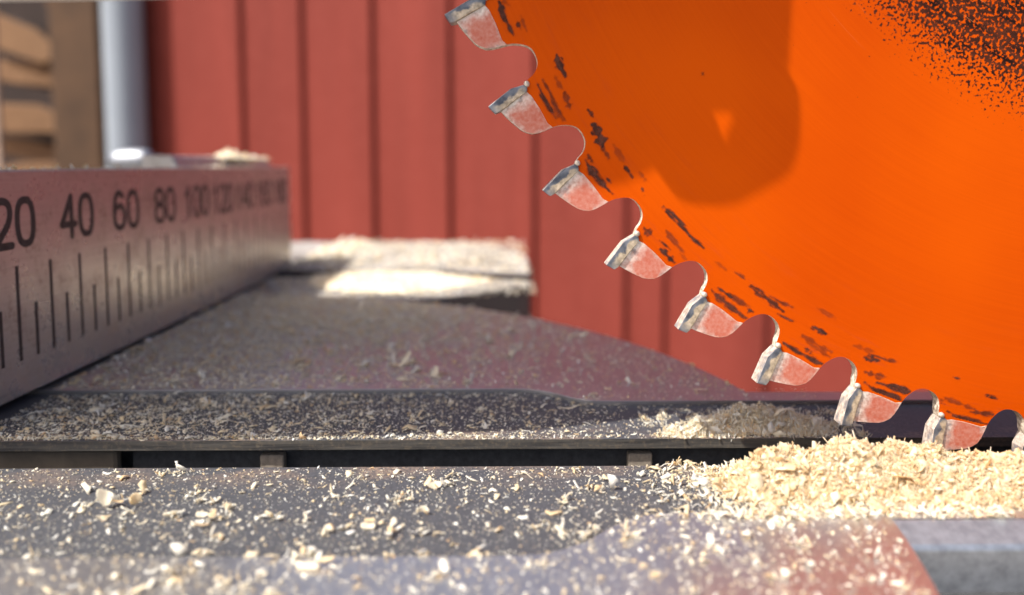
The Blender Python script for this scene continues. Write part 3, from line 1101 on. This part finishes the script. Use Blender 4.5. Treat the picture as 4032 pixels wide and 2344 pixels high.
def h_front(x, y):
    # ridge running right along the slot, falling away to the viewer
    prof = np.interp(x, [26.5, 30.5, 34, 37, 42, 48, 54, 59, 63, 68, 74, 90], [-1.2, .3, 3.0, 4.9, 5.0, 5.3, 5.7, 5.2, 4.0, 3.9, 4.8, 5.2])
    yc = np.interp(x, [28, 40, 60, 75, 90], [98.5, 99.5, 99.5, 97.5, 96])
    d = y - yc
    f = math.exp(-(d / (4.3 if d > 0 else 5.6)) ** 2)
    return (prof + .8) * f - .9 + nz(x, y, .2, 1.) * 1.3 + nz(x, y, .7, 2.) * .6
mound('sawdust_pile', h_front, 24, 90, 88, 107, PZ, .5, 60000, .36, .8,
      'big sunlit cream sawdust pile heaped in front of the blade', lmax=2.8, fib=.75)

def h_back(x, y):
    g = 0
    for cx, cy, rx, ry, a in ((31.5, 120.0, 2.0, 1.6, 3.0), (28.5, 119.6, 1.6, 1.3, 1.9), (42, 123.5, 6.5, 3.6, 4.2), (50, 122.5, 6, 3.2, 2.2), (36, 121.5, 4.2, 2.2, 2.2), (46.5, 126, 4, 3, 3.2)):
        g = max(g, a * math.exp(-((x - cx) / rx) ** 2 - ((y - cy) / ry) ** 2))
    return g - .55 + nz(x, y, .35, 5.) * .8
mound('sawdust_pile', h_back, 24, 62, 117.8, 132, PZB, .45, 11000, .5, .65,
      'small fluffy sawdust pile behind the slot, half in the blade shadow', lmax=2.6, fib=.8, tilt=1.3, core=.5, mat=M_CHIP)

def h_base(x, y):
    u = (x + 72) / 60
    fr = np.interp(x, [-76, -72, -60, -40, -25, -12, 4, 9], [286, 262, 250, 249, 252, 268, 280, 290])
    v = np.clip((y - fr) / 14, 0, 1) * np.clip((380 - y) / 40, 0, 1)
    lft = np.clip((x + 77) / 6, 0, 1) * np.clip((np.interp(y, [280, 322, 347, 364, 384], [10.5, 10, 6, 0, -10]) - x) / 9, 0, 1)
    groove = 1 - .95 * math.exp(-((y - np.interp(x, [-28, 10], [291.5, 281.5])) / 4.5) ** 2) * np.clip((x + 27) / 8, 0, 1)
    strip = .55 + .9 * math.exp(-((x + 45) / 22) ** 2) + (.9 if (x > -25 and y < 281) else 0)
    return (v * lft * groove * (1.1 * strip) - .30 + nz(x, y, .06, 7.) * .7 - 1.2 * (1 - groove))
mound('sawdust_pile', h_base, -80, 11, 244, 384, .3, 1.0, 20000, .6, .5,
      'drift of sawdust covering the fixed base beyond the turntable', lmax=4.0, fib=.3, emin=.05, mat=M_CHIP)
G1 = uni(5000, -90, 10, 246, 398, 0, None); G1[:, 2] = np.where(G1[:, 1] > np.interp(G1[:, 0], [-90, -28, 10], [292, 292, 282]), 2.32, -.18)
G1 = G1[np.abs(G1[:, 1] - np.interp(G1[:, 0], [-90, -28, 10], [291.3, 291.3, 281.3])) > 2.4]
G1 = G1[(G1[:, 1] > np.interp(G1[:, 0], [-90, -34, 9], [242, 242, 272]))]
G2 = uni(900, -88, -70, 312, 395, 2.32)
basedust = mesh_from('loose_sawdust', [strew(G1, 1.1, .5, flat=.4, lmax=4.), strew(G2, 1.6, .5, flat=.8, lmax=4.)], M_CHIP)
tag(basedust, 'thin sawdust around the drift on the fixed base', 'sawdust', kind='stuff')

# a lump on the far end of the fence and crumbs along its top
def h_f(x, y):
    return 3.0 * math.exp(-((x + 100) / 4.0) ** 2 - ((y - 270) / 6) ** 2) + .7 * math.exp(-((x + 100) / 6.0) ** 2 - ((y - 284) / 8) ** 2) - .5 + nz(x, y, .2, 3.) * .6
mound('sawdust_pile', h_f, -107.5, -93, 252, 300, FZ + 3.4, .8, 900, 1.0, .4, 'pale lump of sawdust on top of the far end of the fence', lmax=2.5, mat=M_CHIP)
Hc = np.column_stack([RNG.uniform(-96.5, -90.6, 260), FY0 + 12 + RNG.uniform(0, 1, 260) ** 1.4 * 120, np.full(260, FZ + .01)])
ftop = mesh_from('loose_sawdust', [strew(Hc, .6, .5, flat=.5, lmax=2.)], M_CHIP)
tag(ftop, 'crumbs of sawdust along the top edge of the fence', 'sawdust', kind='stuff')

# grains stuck to the blade
# ---- large shavings one can tell apart
def shaving(label, pieces, loc):
    parts = []
    for (L, W, T, curl, yaw, pitch, roll, off) in pieces:
        parts.append(chip_arrays(np.array([off], float), np.array([L]), np.array([W]), np.array([T]), np.array([curl]), np.array([R(yaw)]), np.array([R(pitch)]), np.array([R(roll)]), jitter=.10, drop=False))
    o = mesh_from('wood_shaving', parts, M_CHIP)
    zmin = min(v.co.z for v in o.data.vertices)
    o.location = Vector([c * MM for c in loc]) - Vector((0, 0, zmin))
    sub = o.modifiers.new('soft', 'SUBSURF'); sub.levels = 1; sub.render_levels = 2
    tag(o, label, 'wood shaving', 'large wood shavings on the saw table')
    return o
def fuzz(n, s, L=1.2):
    return [(random.uniform(.5, L), random.uniform(.15, .5), .07, random.uniform(-2, 2), random.uniform(0, 360), random.uniform(-70, 70), random.uniform(-60, 60),
             (random.gauss(0, s), random.gauss(0, s * .7), abs(random.gauss(0, s * .4)))) for _ in range(n)]
shaving('upright shaving with two raised prongs, standing just before the slot', [
    (2.6, 1.5, .12, 1.6, 10, 0, 60, (0, 0, .5)), (1.7, .9, .10, .6, 20, -60, 10, (-.9, .1, 1.0)), (1.5, .8, .10, -.6, 160, -55, 0, (1.2, .2, .9)), (1.6, .9, .1, 1.2, 60, 20, 30, (.3, -.2, .4))], (-9.7, 98.6, PZ))
shaving('yellowish double lump of shavings, the largest at the left', [
    (2.6, 1.8, .2, 2.6, 15, 5, 50, (-1.3, 0, .9)), (2.2, 1.6, .2, 3.4, 60, 0, 80, (1.6, .1, .8)), (1.8, 1.2, .15, 2.0, 100, 20, 40, (-.6, -.2, .8)), (2.0, .5, .1, 1.0, -10, 0, 10, (.1, -.3, .4))] + fuzz(10, .9), (-50.2, 93.4, PZ))
shaving('orange edged curl lying just below the double lump', [(1.7, .7, .1, 1.6, 25, 10, 30, (0, 0, .3)), (1.2, .5, .1, 1.0, 50, 10, 10, (.4, .2, .3))], (-50.5, 90.0, PZ))
shaving('loose cluster of pale curls left of the middle of the near plate', [
    (1.9, .9, .12, 1.9, 0, 0, 40, (-.4, .5, .6)), (1.5, .8, .12, 1.6, 70, -20, 30, (.6, .7, .7)), (1.4, .8, .1, 1.4, 20, 10, 20, (-.4, -.8, .4)), (2.0, .5, .1, .8, 10, 5, 0, (.2, -1.4, .3))] + fuzz(6, .9), (-37.1, 88.8, PZ))
shaving('two lobed thick pale chip nearest the viewer on the bare metal rim', [
    (3.0, 1.5, .45, .7, -8, 4, 10, (-.6, 0, .6)), (2.2, .8, .3, .8, 5, -4, 10, (1.2, .5, .9)), (1.3, .5, .2, 1.0, 60, -40, 10, (.4, .6, 1.2))], (-20.9, 77.9, 0.))
shaving('thick white flake with a yellow back near the middle of the plate', [(1.9, 1.3, .35, .6, 5, 4, 12, (0, 0, .4)), (1.3, .7, .2, 1.2, 20, 0, 40, (.1, .4, .8))], (-16.8, 87.4, PZ))
shaving('C shaped curl standing on edge right of the thick white flake', [(3.0, 1.0, .16, 3.4, 15, 0, 85, (0, 0, .7)), (1.2, .6, .1, 1.6, 40, 30, 20, (.5, -.3, .3))], (-10.6, 91.2, PZ))
shaving('wavy upright string of curls between the white flake and the rim', [(1.6, .9, .14, 1.8, 70, -30, 20, (0, .4, .7)), (1.6, .8, .14, -1.8, 95, 15, 20, (-.1, -.5, .6)), (1.4, .8, .14, 1.5, 60, -10, 10, (-.3, -1.3, .4))] + fuzz(4, .5), (-13.6, 86.2, PZ))
shaving('thin tan sliver with a bent tip on the dark back plate', [(4.6, .42, .10, 1.1, 8, -3, 10, (0, 0, .3)), (2.6, .3, .08, -.9, 25, 2, 0, (-3.0, -.4, .2))], (11.6, 131.5, PZB))
shaving('broad looped shaving arching over the shaded pile by the blade', [(6.0, 1.6, .16, 2.4, 15, 0, 172, (0, 0, 3.0)), (2.2, .7, .12, 1.0, 60, 20, 20, (-1.2, .4, 1.0))], (47.5, 122.5, PZB + 1.2))
shaving('tall tan flake standing blurred on the turntable before the fence', [(4.6, 2.2, .25, .9, 35, -58, 10, (0, 0, 1.8)), (2.4, 1.2, .2, .8, 20, 10, 10, (-2, 0, .4)), (3.4, .9, .15, .7, 120, -65, 0, (-2.8, .3, 1.4))], (-21.5, 158.5, 0.))
shaving('squat tan flake on the turntable right of the tall one', [(2.6, 1.5, .25, 1.2, 60, -50, 10, (0, 0, 1.2)), (1.8, 1.0, .15, .8, 20, 10, 10, (.8, 0, .4))], (-14.4, 151.2, 0.))

# ------------------------------------------------------------------ background
nl = Vector((-.5, 1.4)); nr = Vector((.186, 1.15))
wd = (nr - nl).normalized(); wn = Vector((wd.y, -wd.x))        # wn points towards the viewer
def wpt(s, d=0.):
    p = nl + wd * s + wn * d
    return p.x, p.y
GRO = [.0205, .153, .297, .443, .593, .744, .805, .955, 1.105, 1.255, 1.405, 1.555]
GW_ = .024
prof = [(-.262, 0)]
for g in GRO:
    prof += [(g - GW_ / 2 - .0015, 0), (g - GW_ / 2, -.0015), (g - GW_ / 2 + .002, -.009), (g + GW_ / 2 - .0005, -.009), (g + GW_ / 2, -.0015), (g + GW_ / 2 + .0015, 0)]
prof += [(1.9, 0), (1.9, -.07), (-.262, -.07)]
bm = bmesh.new()
WZ0, WZ1 = -.9, .47
prism(bm, [wpt(s, d) for s, d in prof], WZ0, WZ1, 'z')
for v in bm.verts: v.co /= MM
wall = bm_obj('board_wall', bm, M_WALL)
tag(wall, 'red painted wall of upright grooved boards behind the saw', 'wall')
# downpipe at the corner
bm = bmesh.new()
lathe(bm, [(-.9, .0355), (.82, .0355)], (-.7255, 1.439, 0), 'z', 40)
for zz in (.62, -.35):
    lathe(bm, [(zz, .038), (zz + .03, .038)], (-.7255, 1.439, 0), 'z', 40)
for v in bm.verts: v.co /= MM
dp = bm_obj('downpipe', bm, M_ZINC, smooth=True)
md = dp.modifiers.new('e', 'EDGE_SPLIT'); md.split_angle = R(50)
tag(dp, 'pale grey round downpipe at the left corner of the red wall', 'downpipe')

# woodshed left of the corner
shed = empty('woodshed', (-1150, 1800, -900))
tag(shed, 'open woodshed with brown posts left of the downpipe', 'woodshed')
def mbox(name, x0, x1, y0, y1, z0, z1, mat, parent=None, bevel=4):
    bm = bmesh.new(); box(bm, x0, x1, y0, y1, z0, z1)
    return bm_obj(name, bm, mat, parent, bevel=bevel)
mbox('post', -1012, -906, 1680, 1735, -900, 1500, M_POST, shed)
mbox('post', -1230, -1140, 1690, 1705, -900, 1500, M_POSTPALE, shed)
mbox('back_panel', -2300, -880, 2330, 2350, -900, 1500, M_SHED, shed)
mbox('side_panel', -900, -880, 1780, 2328, -900, 1500, M_SHED, shed)

def log(label, cx, cz, w, h, tilt, y0=1830, seed=0, L=380, mats=None):
    rs = random.Random(seed)
    n = 9
    base_ = []
    for i in range(n):
        t = math.pi * i / (n - 1)
        base_.append((w / 2 * math.cos(t) * rs.uniform(.92, 1.05), h * (.45 * math.sin(t) * rs.uniform(.9, 1.1)) - h * .1))
    base_ += [(-w * .40, -h * .42), (-w * .05, -h * .5), (w * .38, -h * .40)]
    bm = bmesh.new()
    c, s = math.cos(R(tilt)), math.sin(R(tilt))
    P = [(x * c - z * s, x * s + z * c) for x, z in base_]
    prism(bm, P, 0, L, 'y', 0, side=lambda i: 1 if i < n - 1 else 0)
    o = bm_obj('split_log', bm, [M_LOG, M_BARK], None, (cx, y0, cz), bevel=6)
    tag(o, label, 'firewood', 'split logs stacked in the woodshed')
LOGS = [
    ('light split log lying aslant in the upper half of the stack', -1170, 355, 240, 95, -24, 1800, 1),
    ('pale log end sticking out near the top beside the brown post', -1052, 452, 55, 130, 8, 1775, 2),
    ('tan split log in the middle of the stack above the dark gap', -1165, 270, 210, 70, -8, 1815, 3),
    ('broad light log just below the dark gap', -1160, 160, 230, 88, -4, 1795, 4),
    ('darker brown log under the broad light one', -1165, 85, 230, 60, -12, 1825, 5),
    ('orange log lowest in the stack, above the fence', -1150, 20, 240, 80, 6, 1800, 6),
    ('half hidden log at the very top of the stack', -1160, 520, 240, 70, -12, 1815, 7),
]
for a in LOGS:
    log(a[0], a[1], a[2], a[3], a[4], a[5], a[6], a[7])

# ground
bm = bmesh.new()
g = 60000
bm.faces.new([bm.verts.new(v) for v in ((-g, -g, -900), (g, -g, -900), (g, g, -900), (-g, g, -900))])
gr = bm_obj('ground', bm, m_ground())
tag(gr, kind='structure')

# ------------------------------------------------------------------ light
SUN = Vector((-.5, -.3, .8)).normalized()
w = bpy.data.worlds.new('World'); scene.world = w; w.use_nodes = True
nt = w.node_tree
bg = nt.nodes.get('Background') or nt.nodes.new('ShaderNodeBackground')
sky = nt.nodes.new('ShaderNodeTexSky'); sky.sky_type = 'NISHITA'; sky.sun_disc = False; sky.air_density = .6; sky.dust_density = 4.0; sky.ozone_density = .3
sky.sun_elevation = math.asin(SUN.z); sky.sun_rotation = math.atan2(SUN.x, SUN.y)
nt.links.new(sky.outputs[0], bg.inputs[0]); bg.inputs[1].default_value = .15
sl = bpy.data.lights.new('sun', 'SUN'); sl.energy = 4.4; sl.angle = R(.5); sl.color = (1, .972, .93)
so = bpy.data.objects.new('sun', sl); COL.objects.link(so)
so.rotation_euler = SUN.to_track_quat('Z', 'Y').to_euler()

# ------------------------------------------------------------------ camera
cam = bpy.data.cameras.new('camera')
co = bpy.data.objects.new('camera', cam); COL.objects.link(co)
co.location = (0, 0, .044)
co.rotation_euler = (R(90 - 4.5), 0, R(-.57))
cam.sensor_width = 36; cam.lens = 26.0
cam.shift_y = -(1172 - 877.2) / 4032
cam.clip_start = .002; cam.clip_end = 200
cam.dof.use_dof = True
cam.dof.focus_distance = .113
cam.dof.aperture_fstop = 26 / 2.2
scene.camera = co

vs = scene.view_settings
vs.view_transform = 'Standard'; vs.look = 'None'; vs.exposure = 0.8; vs.gamma = 1.0; vs.use_curve_mapping = False
scene.cycles.max_bounces = 8
scene.cycles.use_denoising = True
